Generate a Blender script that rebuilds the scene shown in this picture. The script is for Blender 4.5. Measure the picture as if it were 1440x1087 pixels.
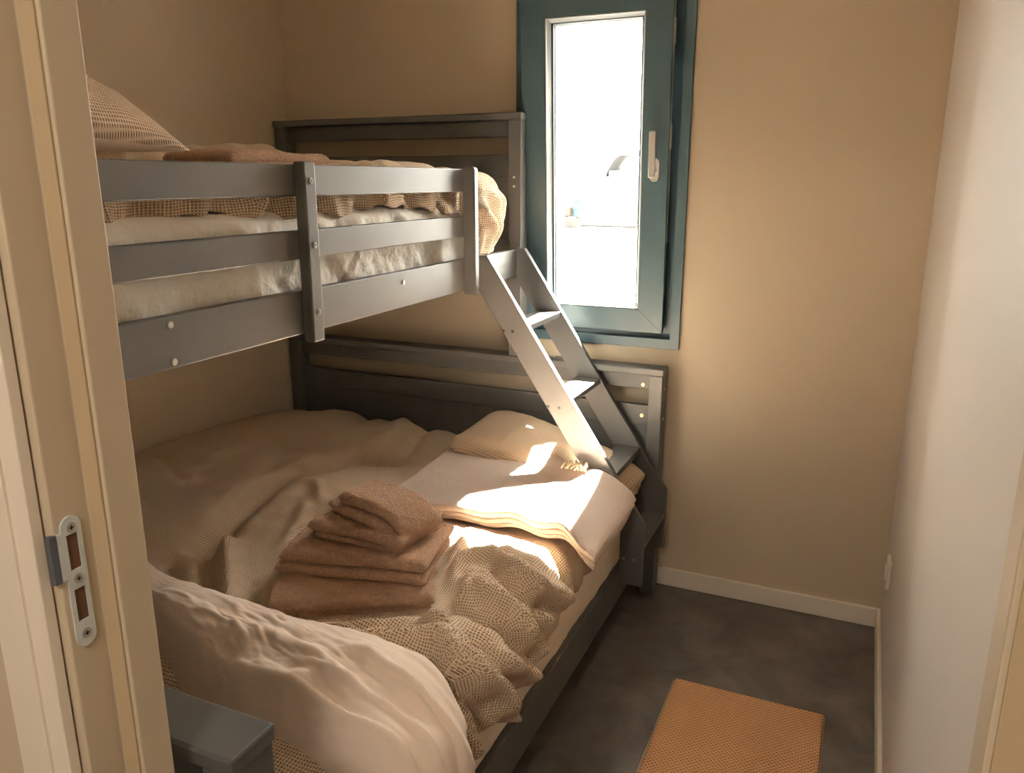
import bpy, bmesh, math, random
import numpy as np
from mathutils import Vector, Matrix

scn = bpy.context.scene
for o in list(bpy.data.objects):
    bpy.data.objects.remove(o)
COL = scn.collection

# ------------------------------------------------------------------ camera
FPX, YAW, PITCH = 1113.6, math.radians(23.97), math.radians(14.59)
CAM = np.array([2.163, -2.6656, 1.45])
cam_d = bpy.data.cameras.new('camera')
cam_d.sensor_fit = 'HORIZONTAL'
cam_d.sensor_width = 36.0
cam_d.lens = 36.0 * FPX / 1440.0
cam_d.clip_start = 0.02
cam_d.clip_end = 500
cam = bpy.data.objects.new('camera', cam_d)
cam.location = CAM
cam.rotation_euler = (math.pi / 2 - PITCH, 0, YAW)
COL.objects.link(cam)
scn.camera = cam

# ------------------------------------------------------------------ world, sun, exposure
SKY = 20.0
SUN = 760.0
HALL_FILL = 36.0  # strength of the added fill lamp in the hall
EXPOSURE = 1.02
w = bpy.data.worlds.new('sky')
scn.world = w
w.use_nodes = True
bgn = w.node_tree.nodes['Background']
bgn.inputs[0].default_value = (1.0, 0.955, 0.875, 1)
bgn.inputs[1].default_value = SKY
sun_d = bpy.data.lights.new('sun', 'SUN')
sun_d.energy = SUN
sun_d.angle = math.radians(2.0)
sun_d.color = (1.0, 0.9, 0.76)
sun = bpy.data.objects.new('sun', sun_d)
sun.rotation_euler = Vector((0.07, -1.0, -1.44)).to_track_quat('-Z', 'Y').to_euler()
sun.location = (1.2, 3, 5)
COL.objects.link(sun)
por_d = bpy.data.lights.new('window_portal', 'AREA')
por_d.shape = 'RECTANGLE'
por_d.size, por_d.size_y = 0.6, 1.25
por_d.cycles.is_portal = True
por = bpy.data.objects.new('window_portal', por_d)
por.location = (1.3, 0.12, 1.5)
por.rotation_euler = (-math.pi / 2, 0, 0)
COL.objects.link(por)
vs = scn.view_settings
vs.view_transform = 'Standard'
vs.look = 'None'
vs.gamma = 1.0
vs.use_curve_mapping = False
vs.exposure = EXPOSURE
scn.cycles.max_bounces = 16
scn.cycles.diffuse_bounces = 10
scn.cycles.transparent_max_bounces = 12

# ------------------------------------------------------------------ pixel -> world
_fw = np.array([-math.sin(YAW) * math.cos(PITCH), math.cos(YAW) * math.cos(PITCH), -math.sin(PITCH)])
_rt = np.array([math.cos(YAW), math.sin(YAW), 0.0])
_up = np.cross(_rt, _fw)


def on(px, ax, val):
    d = _fw * FPX + _rt * (px[0] - 720) - _up * (px[1] - 543.5)
    i = 'xyz'.index(ax)
    return CAM + d * ((val - CAM[i]) / d[i])


# ------------------------------------------------------------------ helpers
def tag(o, label=None, cat=None, group=None, kind=None):
    if label: o['label'] = label
    if cat: o['category'] = cat
    if group: o['group'] = group
    if kind: o['kind'] = kind
    return o


def link(name, me, mat=None, parent=None):
    o = bpy.data.objects.new(name, me)
    COL.objects.link(o)
    if mat is not None and me is not None:
        me.materials.append(mat)
    if parent is not None:
        o.parent = parent
        o.matrix_parent_inverse = world_of(parent).inverted()
    return o


def world_of(o):
    w_ = o.matrix_basis.copy()
    if o.parent is not None:
        w_ = world_of(o.parent) @ o.matrix_parent_inverse @ w_
    return w_


def empty(name, loc=(0, 0, 0)):
    o = bpy.data.objects.new(name, None)
    o.empty_display_size = 0.05
    COL.objects.link(o)
    o.location = loc
    return o


def finish(name, bm, mat, parent=None, smooth=False):
    me = bpy.data.meshes.new(name)
    bmesh.ops.recalc_face_normals(bm, faces=bm.faces)
    bm.to_mesh(me)
    bm.free()
    if smooth:
        me.polygons.foreach_set('use_smooth', [True] * len(me.polygons))
    return link(name, me, mat, parent)


def add_box(bm, x0, x1, y0, y1, z0, z1, bevel=0.0, seg=2):
    r = bmesh.ops.create_cube(bm, size=1)
    vs_ = r['verts']
    for v in vs_:
        v.co = ((x0 + x1) / 2 + v.co.x * (x1 - x0), (y0 + y1) / 2 + v.co.y * (y1 - y0), (z0 + z1) / 2 + v.co.z * (z1 - z0))
    if bevel:
        ed = list({e for v in vs_ for e in v.link_edges})
        bmesh.ops.bevel(bm, geom=ed, offset=bevel, segments=seg, profile=0.5, affect='EDGES')


def box(name, x0, x1, y0, y1, z0, z1, mat, parent=None, bevel=0.002):
    bm = bmesh.new()
    add_box(bm, x0, x1, y0, y1, z0, z1, bevel)
    return finish(name, bm, mat, parent)


def add_prism(bm, pts, axis, a, b):
    """polygon pts (2D) extruded along axis from a to b. axis 'y': pts=(x,z); 'x': pts=(y,z); 'z': pts=(x,y)"""
    def P(p, q):
        return {'y': (p[0], q, p[1]), 'x': (q, p[0], p[1]), 'z': (p[0], p[1], q)}[axis]
    va = [bm.verts.new(P(p, a)) for p in pts]
    vb = [bm.verts.new(P(p, b)) for p in pts]
    n = len(pts)
    f = [bm.faces.new(va), bm.faces.new(vb[::-1])]
    for i in range(n):
        f.append(bm.faces.new((va[i], vb[i], vb[(i + 1) % n], va[(i + 1) % n])))
    return f


def prism(name, pts, axis, a, b, mat, parent=None, bevel=0.0):
    bm = bmesh.new()
    add_prism(bm, pts, axis, a, b)
    bmesh.ops.recalc_face_normals(bm, faces=bm.faces)
    if bevel:
        bmesh.ops.bevel(bm, geom=list(bm.edges), offset=bevel, segments=2, profile=0.5, affect='EDGES')
    return finish(name, bm, mat, parent)


def add_cyl(bm, c, axis, r, depth, seg=16, r2=None):
    rot = {'z': Matrix.Identity(4), 'x': Matrix.Rotation(math.pi / 2, 4, 'Y'), 'y': Matrix.Rotation(-math.pi / 2, 4, 'X')}[axis]
    bmesh.ops.create_cone(bm, cap_ends=True, segments=seg, radius1=r, radius2=r if r2 is None else r2, depth=depth,
                          matrix=Matrix.Translation(c) @ rot)


def add_tube(bm, pts, r, seg=8):
    pts = [Vector(p) for p in pts]
    rings = []
    for i, p in enumerate(pts):
        d = (pts[min(i + 1, len(pts) - 1)] - pts[max(i - 1, 0)]).normalized()
        q = d.to_track_quat('Z', 'Y')
        rings.append([bm.verts.new(p + q @ Vector((r * math.cos(a), r * math.sin(a), 0)))
                      for a in [2 * math.pi * k / seg for k in range(seg)]])
    for a, b in zip(rings, rings[1:]):
        for k in range(seg):
            bm.faces.new((a[k], a[(k + 1) % seg], b[(k + 1) % seg], b[k]))
    bm.faces.new(rings[0][::-1])
    bm.faces.new(rings[-1])


# ---- numpy value noise
_rs = np.random.RandomState(7)
_lat = _rs.rand(256, 256)


def vnoise(x, y, seed=0):
    x = np.asarray(x, float) + seed * 17.31
    y = np.asarray(y, float) + seed * 41.77
    xi = np.floor(x).astype(int); yi = np.floor(y).astype(int)
    fx = x - xi; fy = y - yi
    fx = fx * fx * fx * (fx * (fx * 6 - 15) + 10); fy = fy * fy * fy * (fy * (fy * 6 - 15) + 10)
    a = _lat[xi % 256, yi % 256]; b = _lat[(xi + 1) % 256, yi % 256]
    c = _lat[xi % 256, (yi + 1) % 256]; d = _lat[(xi + 1) % 256, (yi + 1) % 256]
    return (a * (1 - fx) + b * fx) * (1 - fy) + (c * (1 - fx) + d * fx) * fy - 0.5


def fbm(x, y, seed=0, oct=3):
    s = 0; a = 1.0
    for k in range(oct):
        s = s + a * vnoise(x * 2 ** k, y * 2 ** k, seed + k)
        a *= 0.5
    return s


def smooth01(a, b, v):
    t = np.clip((v - a) / (b - a), 0, 1)
    return t * t * (3 - 2 * t)


def stroke(S, T, pts, h, wd, taper=0.06):
    """height of a cloth ridge traced along a polyline"""
    pts = np.array(pts, float)
    best = np.full(S.shape, 1e9); par = np.zeros(S.shape)
    seg = np.hypot(*np.diff(pts, axis=0).T)
    cum = np.concatenate([[0], np.cumsum(seg)])
    for i in range(len(pts) - 1):
        a = pts[i]; d = pts[i + 1] - a; L2 = d @ d + 1e-12
        t = np.clip(((S - a[0]) * d[0] + (T - a[1]) * d[1]) / L2, 0, 1)
        dist = np.hypot(S - a[0] - t * d[0], T - a[1] - t * d[1])
        m = dist < best
        best = np.where(m, dist, best); par = np.where(m, cum[i] + t * seg[i], par)
    end = smooth01(0, taper, par + 0.012) * smooth01(0, taper, cum[-1] - par + 0.012)
    return h * np.exp(-(best / wd) ** 2) * (0.25 + 0.75 * end)


def grid_mesh(name, X, Y, Z, U, V, mat, parent=None, flip=False, thick=0.0, arc=False):
    n, m = X.shape
    me = bpy.data.meshes.new(name)
    co = np.stack([X, Y, Z], -1).reshape(-1, 3)
    idx = np.arange(n * m).reshape(n, m)
    q = np.stack([idx[:-1, :-1], idx[1:, :-1], idx[1:, 1:], idx[:-1, 1:]], -1).reshape(-1, 4)
    if flip: q = q[:, ::-1]
    me.from_pydata(co.tolist(), [], q.tolist())
    if arc:                                  # cloth does not stretch: relax the weave so its cells keep their size on the folds
        P = np.stack([X, Y, Z], -1)
        Q = np.stack([U, V], -1).astype(float)
        L0 = np.linalg.norm(P[1:] - P[:-1], axis=-1); L1 = np.linalg.norm(P[:, 1:] - P[:, :-1], axis=-1)
        L2 = np.linalg.norm(P[1:, 1:] - P[:-1, :-1], axis=-1); L3 = np.linalg.norm(P[1:, :-1] - P[:-1, 1:], axis=-1)
        for it in range(220):
            A = np.zeros_like(Q)
            for (i0, i1, L) in ((np.s_[:-1, :], np.s_[1:, :], L0), (np.s_[:, :-1], np.s_[:, 1:], L1),
                                (np.s_[:-1, :-1], np.s_[1:, 1:], L2), (np.s_[:-1, 1:], np.s_[1:, :-1], L3)):
                d = Q[i1] - Q[i0]; n_ = np.linalg.norm(d, axis=-1) + 1e-9
                c = (0.5 * (n_ - L) / n_)[..., None] * d
                A[i0] += c; A[i1] -= c
            Q += 0.24 * A
        U, V = Q[..., 0], Q[..., 1]
    uv = me.uv_layers.new(name='UVMap')
    lv = np.empty(len(me.loops), int); me.loops.foreach_get('vertex_index', lv)
    UVc = np.stack([U.reshape(-1)[lv], V.reshape(-1)[lv]], -1).astype(np.float32).reshape(-1)
    uv.data.foreach_set('uv', UVc)
    me.polygons.foreach_set('use_smooth', [True] * len(me.polygons))
    o = link(name, me, mat, parent)
    if thick:
        md = o.modifiers.new('thickness', 'SOLIDIFY'); md.thickness = thick; md.offset = -1
    return o


def slab_arrays(W, D, H, r, n=60, m=50, cluster=0.55):
    """closed soft slab: list of (x,y,z,sheet) arrays top & bottom"""
    u = np.linspace(-1, 1, n); v = np.linspace(-1, 1, m)
    cu = (1 - cluster) * u + cluster * np.sin(u * math.pi / 2)
    cv = (1 - cluster) * v + cluster * np.sin(v * math.pi / 2)
    X, Y = np.meshgrid(cu * W / 2, cv * D / 2, indexing='ij')
    e = np.minimum(W / 2 - np.abs(X), D / 2 - np.abs(Y))
    ex = np.clip((W / 2 - np.abs(X)) / r, 0, 1); ey = np.clip((D / 2 - np.abs(Y)) / r, 0, 1)
    px = np.sqrt(np.clip(1 - (1 - ex) ** 2, 0, 1)); py = np.sqrt(np.clip(1 - (1 - ey) ** 2, 0, 1))
    Z = H / 2 * px * py
    return X, Y, Z


def slab_into(bm, uvl, X, Y, Zt, Zb, U=None, V=None, under=0):
    n, m = X.shape
    if U is None: U, V = X, Y
    top = [[bm.verts.new((X[i, j], Y[i, j], Zt[i, j])) for j in range(m)] for i in range(n)]
    bot = [[top[i][j] if (i in (0, n - 1) or j in (0, m - 1)) else bm.verts.new((X[i, j], Y[i, j], Zb[i, j]))
            for j in range(m)] for i in range(n)]
    for i in range(n - 1):
        for j in range(m - 1):
            ids = [(i, j), (i + 1, j), (i + 1, j + 1), (i, j + 1)]
            f = bm.faces.new([top[a][b] for a, b in ids]); f.smooth = True
            for lp, (a, b) in zip(f.loops, ids): lp[uvl].uv = (U[a, b], V[a, b])
            try:
                f = bm.faces.new([bot[a][b] for a, b in ids[::-1]]); f.smooth = True; f.material_index = under
                for lp, (a, b) in zip(f.loops, ids[::-1]): lp[uvl].uv = (U[a, b], V[a, b])
            except ValueError:
                pass


# ------------------------------------------------------------------ materials
def mk(name, col, rough=0.6, spec=0.4, metal=0.0, noise=None, bump=None, coords='Object', sheen=0.0):
    m = bpy.data.materials.new(name); m.use_nodes = True
    nt = m.node_tree; b = nt.nodes['Principled BSDF']
    b.inputs['Base Color'].default_value = (*col, 1)
    b.inputs['Roughness'].default_value = rough
    b.inputs['Specular IOR Level'].default_value = spec
    b.inputs['Metallic'].default_value = metal
    if sheen:
        b.inputs['Sheen Weight'].default_value = sheen
        b.inputs['Sheen Roughness'].default_value = 0.5
        b.inputs['Sheen Tint'].default_value = (*[min(1, c * 1.5) for c in col], 1)
    tc = nt.nodes.new('ShaderNodeTexCoord')
    if noise:                                     # (scale, amount, detail)
        n = nt.nodes.new('ShaderNodeTexNoise'); n.inputs['Scale'].default_value = noise[0]; n.inputs['Detail'].default_value = noise[2]
        nt.links.new(tc.outputs[coords], n.inputs['Vector'])
        r = nt.nodes.new('ShaderNodeMapRange'); r.inputs[1].default_value = 0.25; r.inputs[2].default_value = 0.75
        r.inputs[3].default_value = 1 - noise[1]; r.inputs[4].default_value = 1 + noise[1]
        nt.links.new(n.outputs['Fac'], r.inputs[0])
        mx = nt.nodes.new('ShaderNodeVectorMath'); mx.operation = 'SCALE'
        mx.inputs[0].default_value = col
        nt.links.new(r.outputs[0], mx.inputs['Scale'])
        nt.links.new(mx.outputs[0], b.inputs['Base Color'])
    if bump:                                      # (scale, strength, distance, detail)
        n = nt.nodes.new('ShaderNodeTexNoise'); n.inputs['Scale'].default_value = bump[0]; n.inputs['Detail'].default_value = bump[3]
        nt.links.new(tc.outputs[coords], n.inputs['Vector'])
        bp = nt.nodes.new('ShaderNodeBump'); bp.inputs['Strength'].default_value = bump[1]; bp.inputs['Distance'].default_value = bump[2]
        nt.links.new(n.outputs['Fac'], bp.inputs['Height'])
        nt.links.new(bp.outputs[0], b.inputs['Normal'])
    return m


def math_node(nt, op, a=None, b=None):
    n = nt.nodes.new('ShaderNodeMath'); n.operation = op
    for i, s in enumerate((a, b)):
        if s is None: continue
        if isinstance(s, (int, float)): n.inputs[i].default_value = s
        else: nt.links.new(s, n.inputs[i])
    return n.outputs[0]


def weave(name, yarn, hollow_shade, pitch, depth, p=3.0, aspect=1.0, rough=0.85, strength=1.0, fuzz=0.0):
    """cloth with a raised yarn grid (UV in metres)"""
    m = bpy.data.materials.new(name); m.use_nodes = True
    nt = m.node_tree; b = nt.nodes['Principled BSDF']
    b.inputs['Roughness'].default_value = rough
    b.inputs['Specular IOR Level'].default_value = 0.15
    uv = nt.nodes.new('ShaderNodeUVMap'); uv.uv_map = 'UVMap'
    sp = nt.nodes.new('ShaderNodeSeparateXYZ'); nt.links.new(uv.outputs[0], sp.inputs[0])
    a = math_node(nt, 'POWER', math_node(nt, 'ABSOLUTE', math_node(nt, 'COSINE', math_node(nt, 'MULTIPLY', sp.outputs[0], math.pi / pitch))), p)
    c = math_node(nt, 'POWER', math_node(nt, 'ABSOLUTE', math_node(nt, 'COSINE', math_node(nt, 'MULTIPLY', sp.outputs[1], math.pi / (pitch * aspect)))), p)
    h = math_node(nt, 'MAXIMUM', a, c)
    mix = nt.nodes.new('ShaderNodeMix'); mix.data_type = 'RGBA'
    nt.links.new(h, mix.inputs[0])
    mix.inputs[6].default_value = (*hollow_shade, 1); mix.inputs[7].default_value = (*yarn, 1)  # shade in the hollows of the weave is mixed into the colour
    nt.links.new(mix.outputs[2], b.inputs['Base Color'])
    bp = nt.nodes.new('ShaderNodeBump'); bp.inputs['Strength'].default_value = strength; bp.inputs['Distance'].default_value = depth
    nt.links.new(h, bp.inputs['Height'])
    if fuzz:
        n = nt.nodes.new('ShaderNodeTexNoise'); n.inputs['Scale'].default_value = 260; n.inputs['Detail'].default_value = 4
        b2 = nt.nodes.new('ShaderNodeBump'); b2.inputs['Strength'].default_value = fuzz; b2.inputs['Distance'].default_value = 0.004
        tc = nt.nodes.new('ShaderNodeTexCoord'); nt.links.new(tc.outputs['Object'], n.inputs['Vector'])
        nt.links.new(n.outputs['Fac'], b2.inputs['Height']); nt.links.new(bp.outputs[0], b2.inputs['Normal'])
        nt.links.new(b2.outputs[0], b.inputs['Normal'])
    else:
        nt.links.new(bp.outputs[0], b.inputs['Normal'])
    return m


M = {}
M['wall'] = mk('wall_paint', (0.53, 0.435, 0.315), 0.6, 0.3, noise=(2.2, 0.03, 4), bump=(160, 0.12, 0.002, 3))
M['wall_lit'] = mk('wall_paint_lit', (0.66, 0.60, 0.54), 0.5, 0.35, noise=(2.2, 0.02, 4), bump=(160, 0.12, 0.002, 3))  # wall paint made paler and greyer to stand in for window light
M['hall'] = mk('hall_paint', (0.75, 0.70, 0.62), 0.7)
M['ceiling'] = mk('ceiling_paint', (0.86, 0.81, 0.73), 0.8)
M['frame'] = mk('door_frame_paint', (0.53, 0.435, 0.31), 0.45, 0.4, noise=(3, 0.02, 3))
M['seal'] = mk('door_seal_rubber', (0.46, 0.345, 0.21), 0.6)
M['casing'] = mk('casing_paint', (0.72, 0.63, 0.52), 0.45, 0.4)
M['skirt'] = mk('skirting_paint', (0.70, 0.63, 0.53), 0.5)
M['grey'] = mk('grey_lacquer', (0.090, 0.087, 0.083), 0.46, 0.35, noise=(9, 0.06, 5), bump=(240, 0.06, 0.001, 2))
M['steel'] = mk('steel', (0.55, 0.52, 0.47), 0.32, 0.5, 1.0)
M['zinc'] = mk('zinc_plate', (0.60, 0.63, 0.62), 0.42, 0.5, 0.25, noise=(60, 0.1, 4))
M['dark_steel'] = mk('dark_plastic', (0.09, 0.095, 0.11), 0.4)
M['hole'] = mk('raw_wood_hole', (0.13, 0.06, 0.03), 0.9)
M['brass'] = mk('brass', (0.75, 0.55, 0.25), 0.3, 0.5, 1.0)
M['window'] = mk('window_coating', (0.042, 0.076, 0.090), 0.36, 0.5, bump=(500, 0.12, 0.0008, 2))
M['bead'] = mk('glazing_spacer', (0.42, 0.43, 0.43), 0.4)
M['gasket'] = mk('gasket_rubber', (0.02, 0.02, 0.02), 0.6)
M['alu'] = mk('handle_aluminium', (0.74, 0.71, 0.67), 0.32, 0.5, 0.35)
M['sheet'] = mk('white_sheet', (0.84, 0.79, 0.71), 0.8, 0.15, bump=(26, 0.6, 0.014, 4))
M['sheet_low'] = mk('cream_sheet', (0.80, 0.69, 0.56), 0.8, 0.15, bump=(14, 0.12, 0.01, 3))
M['lining'] = mk('duvet_lining_cotton', (0.71, 0.575, 0.47), 0.8, 0.15, bump=(16, 0.32, 0.012, 5))
M['waffle'] = weave('waffle_cotton', (0.73, 0.57, 0.41), (0.27, 0.165, 0.10), 0.0064, 0.0024, 2.2)  # darker second colour paints the shade inside the waffle cells
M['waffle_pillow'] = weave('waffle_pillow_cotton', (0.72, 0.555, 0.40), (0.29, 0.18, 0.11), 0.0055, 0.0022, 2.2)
M['throw'] = weave('throw_wool', (0.66, 0.54, 0.46), (0.56, 0.43, 0.35), 0.006, 0.001, 2.0, 1.7, 0.95, 0.5, 0.7)
M['terry'] = mk('terry_towel', (0.54, 0.345, 0.235), 0.95, 0.1, noise=(120, 0.16, 4), bump=(300, 1.0, 0.012, 3), sheen=0.5)
M['cream'] = mk('cream_yarn', (0.75, 0.62, 0.45), 0.9)
M['plastic'] = mk('white_plastic', (0.72, 0.66, 0.56), 0.35)
M['label'] = mk('white_care_label', (0.8, 0.78, 0.74), 0.8)


def floor_material():
    m = mk('concrete_look_vinyl', (0.1, 0.09, 0.08), 0.42, 0.4)
    nt = m.node_tree; b = nt.nodes['Principled BSDF']
    tc = nt.nodes.new('ShaderNodeTexCoord')
    n1 = nt.nodes.new('ShaderNodeTexNoise'); n1.inputs['Scale'].default_value = 5; n1.inputs['Detail'].default_value = 8; n1.inputs['Roughness'].default_value = 0.65
    n1.inputs['Distortion'].default_value = 0.6
    nt.links.new(tc.outputs['Object'], n1.inputs['Vector'])
    cr = nt.nodes.new('ShaderNodeValToRGB')
    cr.color_ramp.elements[0].position = 0.3; cr.color_ramp.elements[0].color = (0.062, 0.052, 0.045, 1)
    cr.color_ramp.elements[1].position = 0.72; cr.color_ramp.elements[1].color = (0.165, 0.140, 0.118, 1)
    nt.links.new(n1.outputs['Fac'], cr.inputs[0]); nt.links.new(cr.outputs[0], b.inputs['Base Color'])
    bp = nt.nodes.new('ShaderNodeBump'); bp.inputs['Strength'].default_value = 0.1; bp.inputs['Distance'].default_value = 0.003
    nt.links.new(n1.outputs['Fac'], bp.inputs['Height']); nt.links.new(bp.outputs[0], b.inputs['Normal'])
    return m


M['floor'] = floor_material()
M['mat'] = weave('coir_weave', (0.68, 0.38, 0.19), (0.30, 0.125, 0.05), 0.0092, 0.003, 1.6, 1.0, 0.9, 1.0, 0.4)
M['mat_edge'] = mk('mat_backing', (0.36, 0.25, 0.16), 0.6)


def glass_material():
    m = bpy.data.materials.new('window_glass'); m.use_nodes = True
    nt = m.node_tree
    for n in list(nt.nodes): nt.nodes.remove(n)
    out = nt.nodes.new('ShaderNodeOutputMaterial')
    t = nt.nodes.new('ShaderNodeBsdfTransparent'); t.inputs[0].default_value = (0.93, 0.95, 0.95, 1)
    g = nt.nodes.new('ShaderNodeBsdfGlossy'); g.inputs['Roughness'].default_value = 0.02
    fr = nt.nodes.new('ShaderNodeFresnel'); fr.inputs[0].default_value = 1.25
    mx = nt.nodes.new('ShaderNodeMixShader')
    nt.links.new(fr.outputs[0], mx.inputs[0]); nt.links.new(t.outputs[0], mx.inputs[1]); nt.links.new(g.outputs[0], mx.inputs[2])
    nt.links.new(mx.outputs[0], out.inputs[0])
    return m


M['glass'] = glass_material()

# ------------------------------------------------------------------ room shell
XR = 2.324
YF = -2.135          # inner face of the front wall
YH = -2.225          # hall side of the front wall
ZC = 2.42
J0, J1 = 1.503, 2.284        # rebate faces of the door frame
S0, S1 = 1.530, 2.257        # stop faces


def struct(o):
    o['kind'] = 'structure'
    return o


HX0, HX1, HY = 0.2, 3.4, -4.3
struct(box('floor', -0.1, HX1 + 0.1, HY - 0.1, 0.1, -0.08, 0.0, M['floor'], bevel=0))
struct(box('ceiling', -0.1, HX1 + 0.1, HY - 0.1, 0.1, ZC, ZC + 0.08, M['ceiling'], bevel=0))
struct(box('wall_left', -0.1, 0.0, YH, 0.1, 0, ZC, M['wall'], bevel=0))
struct(box('wall_right', XR, XR + 0.1, YH, 0.1, 0, ZC, M['wall_lit'], bevel=0))
bm = bmesh.new()
add_box(bm, 0.0, 1.015, 0, 0.1, 0, ZC); add_box(bm, 1.59, XR, 0, 0.1, 0, ZC)
add_box(bm, 1.015, 1.59, 0, 0.1, 0, 0.905); add_box(bm, 1.015, 1.59, 0, 0.1, 2.16, ZC)
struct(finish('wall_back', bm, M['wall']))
bm = bmesh.new()
add_box(bm, 0.0, J0 - 0.03, YH + 0.005, YF, 0, ZC); add_box(bm, J1 + 0.03, XR, YH + 0.005, YF, 0, ZC)
add_box(bm, J0 - 0.03, J1 + 0.03, YH + 0.005, YF, 2.12, ZC)
struct(finish('wall_front', bm, M['wall']))
bm = bmesh.new()
add_box(bm, HX0 - 0.1, HX0, HY, YH, 0, ZC); add_box(bm, HX1, HX1 + 0.1, HY, YH, 0, ZC)
add_box(bm, HX0, HX1, HY - 0.1, HY, 0, ZC)
add_box(bm, XR + 0.1, HX1, YH, YF, 0, ZC)
struct(finish('wall_hall', bm, M['hall']))
# skirting boards
struct(box('baseboard_back', 1.5, XR - 0.012, -0.012, 0, 0, 0.068, M['skirt'], bevel=0.003))
struct(box('baseboard_right', XR - 0.012, XR, -2.1, 0, 0, 0.068, M['skirt'], bevel=0.003))

# door frame
door = struct(empty('door_1', (1.9, -2.18, 0)))
YS = -2.184      # hall face of the stops
bm = bmesh.new()
prof = [(J0 - 0.04, YF + -0.012), (S0, YF - 0.012), (S0, YS), (J0, YS), (J0, YH + 0.002), (J0 - 0.04, YH + 0.002)]
add_prism(bm, prof, 'z', 0, 2.12)
bmesh.ops.recalc_face_normals(bm, faces=bm.faces)
bmesh.ops.bevel(bm, geom=list(bm.edges), offset=0.0018, segments=2, profile=0.5, affect='EDGES')
finish('jamb', bm, M['frame'], door)
bm = bmesh.new()
prof = [(J1 + 0.04, YF - 0.012), (S1, YF - 0.012), (S1, YS), (J1, YS), (J1, YH + 0.002), (J1 + 0.04, YH + 0.002)]
add_prism(bm, prof, 'z', 0, 2.12)
bmesh.ops.recalc_face_normals(bm, faces=bm.faces)
bmesh.ops.bevel(bm, geom=list(bm.edges), offset=0.0018, segments=2, profile=0.5, affect='EDGES')
finish('jamb', bm, M['frame'], door)
box('head_jamb', J0, J1, YH + 0.002, YF - 0.012, 2.08, 2.12, M['frame'], door)
box('seal', J0 + 0.004, S0 - 0.004, YS - 0.003, YS, 0, 2.08, M['seal'], door, 0.001)
box('seal', S1 + 0.004, J1 - 0.004, YS - 0.003, YS, 0, 2.08, M['seal'], door, 0.001)
# architraves on the hall side, with a stepped profile
for s, xj in ((-1, J0), (1, J1)):
    a = xj + s * 0.010; b_ = xj + s * 0.03; c_ = xj + s * 0.075
    prism('architrave', [(a, YH), (a, YH - 0.012), (b_, YH - 0.014), (b_, YH - 0.018), (c_, YH - 0.018), (c_, YH)], 'z', 0, 2.19, M['casing'], door, 0.0015)
# strike plate on the left rebate
sp_x = J0 + 0.0022


def strike():
    cy = -2.2065
    zt, zb = 1.146, 1.010
    hw = 0.0105
    def arc(cz, sgn):
        return [(cy - sgn * hw * math.cos(a), cz + sgn * hw * math.sin(a)) for a in np.linspace(0, math.pi, 9)]
    # outline (y,z), built as strips around two openings
    bm = bmesh.new()
    h1 = (1.128, 1.092); h2 = (1.072, 1.038); hy = 0.0060
    def quad(y0, y1, z0, z1): add_box(bm, J0 - 0.0005, sp_x, y0, y1, z0, z1)
    quad(cy - hw, cy - hy, zb + hw, zt - hw); quad(cy + hy, cy + hw, zb + hw, zt - hw)
    quad(cy - hy, cy + hy, h1[0], zt - hw); quad(cy - hy, cy + hy, h2[0], h1[1]); quad(cy - hy, cy + hy, zb + hw, h2[1])
    add_prism(bm, arc(zt - hw, 1), 'x', J0 - 0.0005, sp_x)
    add_prism(bm, arc(zb + hw, -1), 'x', J0 - 0.0005, sp_x)
    quad(YH + 0.002, cy - hw, 1.085, 1.132)
    bmesh.ops.remove_doubles(bm, verts=bm.verts, dist=1e-5)
    o = finish('strike_plate', bm, M['zinc'], door)
    o['label'] = 'zinc strike plate screwed to the jamb'
    prism('lip', [(J0 + 0.0025, YH + 0.003), (J0 + 0.0015, YH - 0.004), (J0 - 0.0035, YH - 0.005), (J0 - 0.0035, YH)], 'z', 1.084, 1.133, M['dark_steel'], o, 0.0006)
    for z0, z1 in (h1[::-1], h2[::-1]):
        box('latch_hole', J0 - 0.0004, J0 + 0.0006, cy - hy, cy + hy, z0, z1, M['hole'], o, 0)
    for z in (zt - hw - 0.001, 1.082, zb + hw + 0.003):
        bm = bmesh.new(); add_cyl(bm, (sp_x + 0.0002, cy, z), 'x', 0.0048, 0.0012, 18)
        s = finish('screw', bm, M['steel'], o)
        bm = bmesh.new(); add_box(bm, sp_x + 0.0007, sp_x + 0.0012, cy - 0.0022, cy + 0.0022, z - 0.0006, z + 0.0006)
        add_box(bm, sp_x + 0.0007, sp_x + 0.0012, cy - 0.0006, cy + 0.0006, z - 0.0022, z + 0.0022)
        finish('screw_recess', bm, M['gasket'], o)


strike()

# ------------------------------------------------------------------ window
win = struct(empty('window_1', (1.3, 0, 0.89)))


def ring(bm, xo0, xo1, zo0, zo1, xi0, xi1, zi0, zi1, y0, y1):
    def loop(x0, x1, z0, z1, y): return [bm.verts.new(p) for p in ((x0, y, z0), (x1, y, z0), (x1, y, z1), (x0, y, z1))]
    a = loop(xo0, xo1, zo0, zo1, y0); b = loop(xi0, xi1, zi0, zi1, y0)
    c = loop(xo0, xo1, zo0, zo1, y1); d = loop(xi0, xi1, zi0, zi1, y1)
    for i in range(4):
        j = (i + 1) % 4
        for f in ((a[i], a[j], b[j], b[i]), (c[i], d[i], d[j], c[j]), (a[i], c[i], c[j], a[j]), (b[i], b[j], d[j], d[i])):
            bm.faces.new(f)


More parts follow.
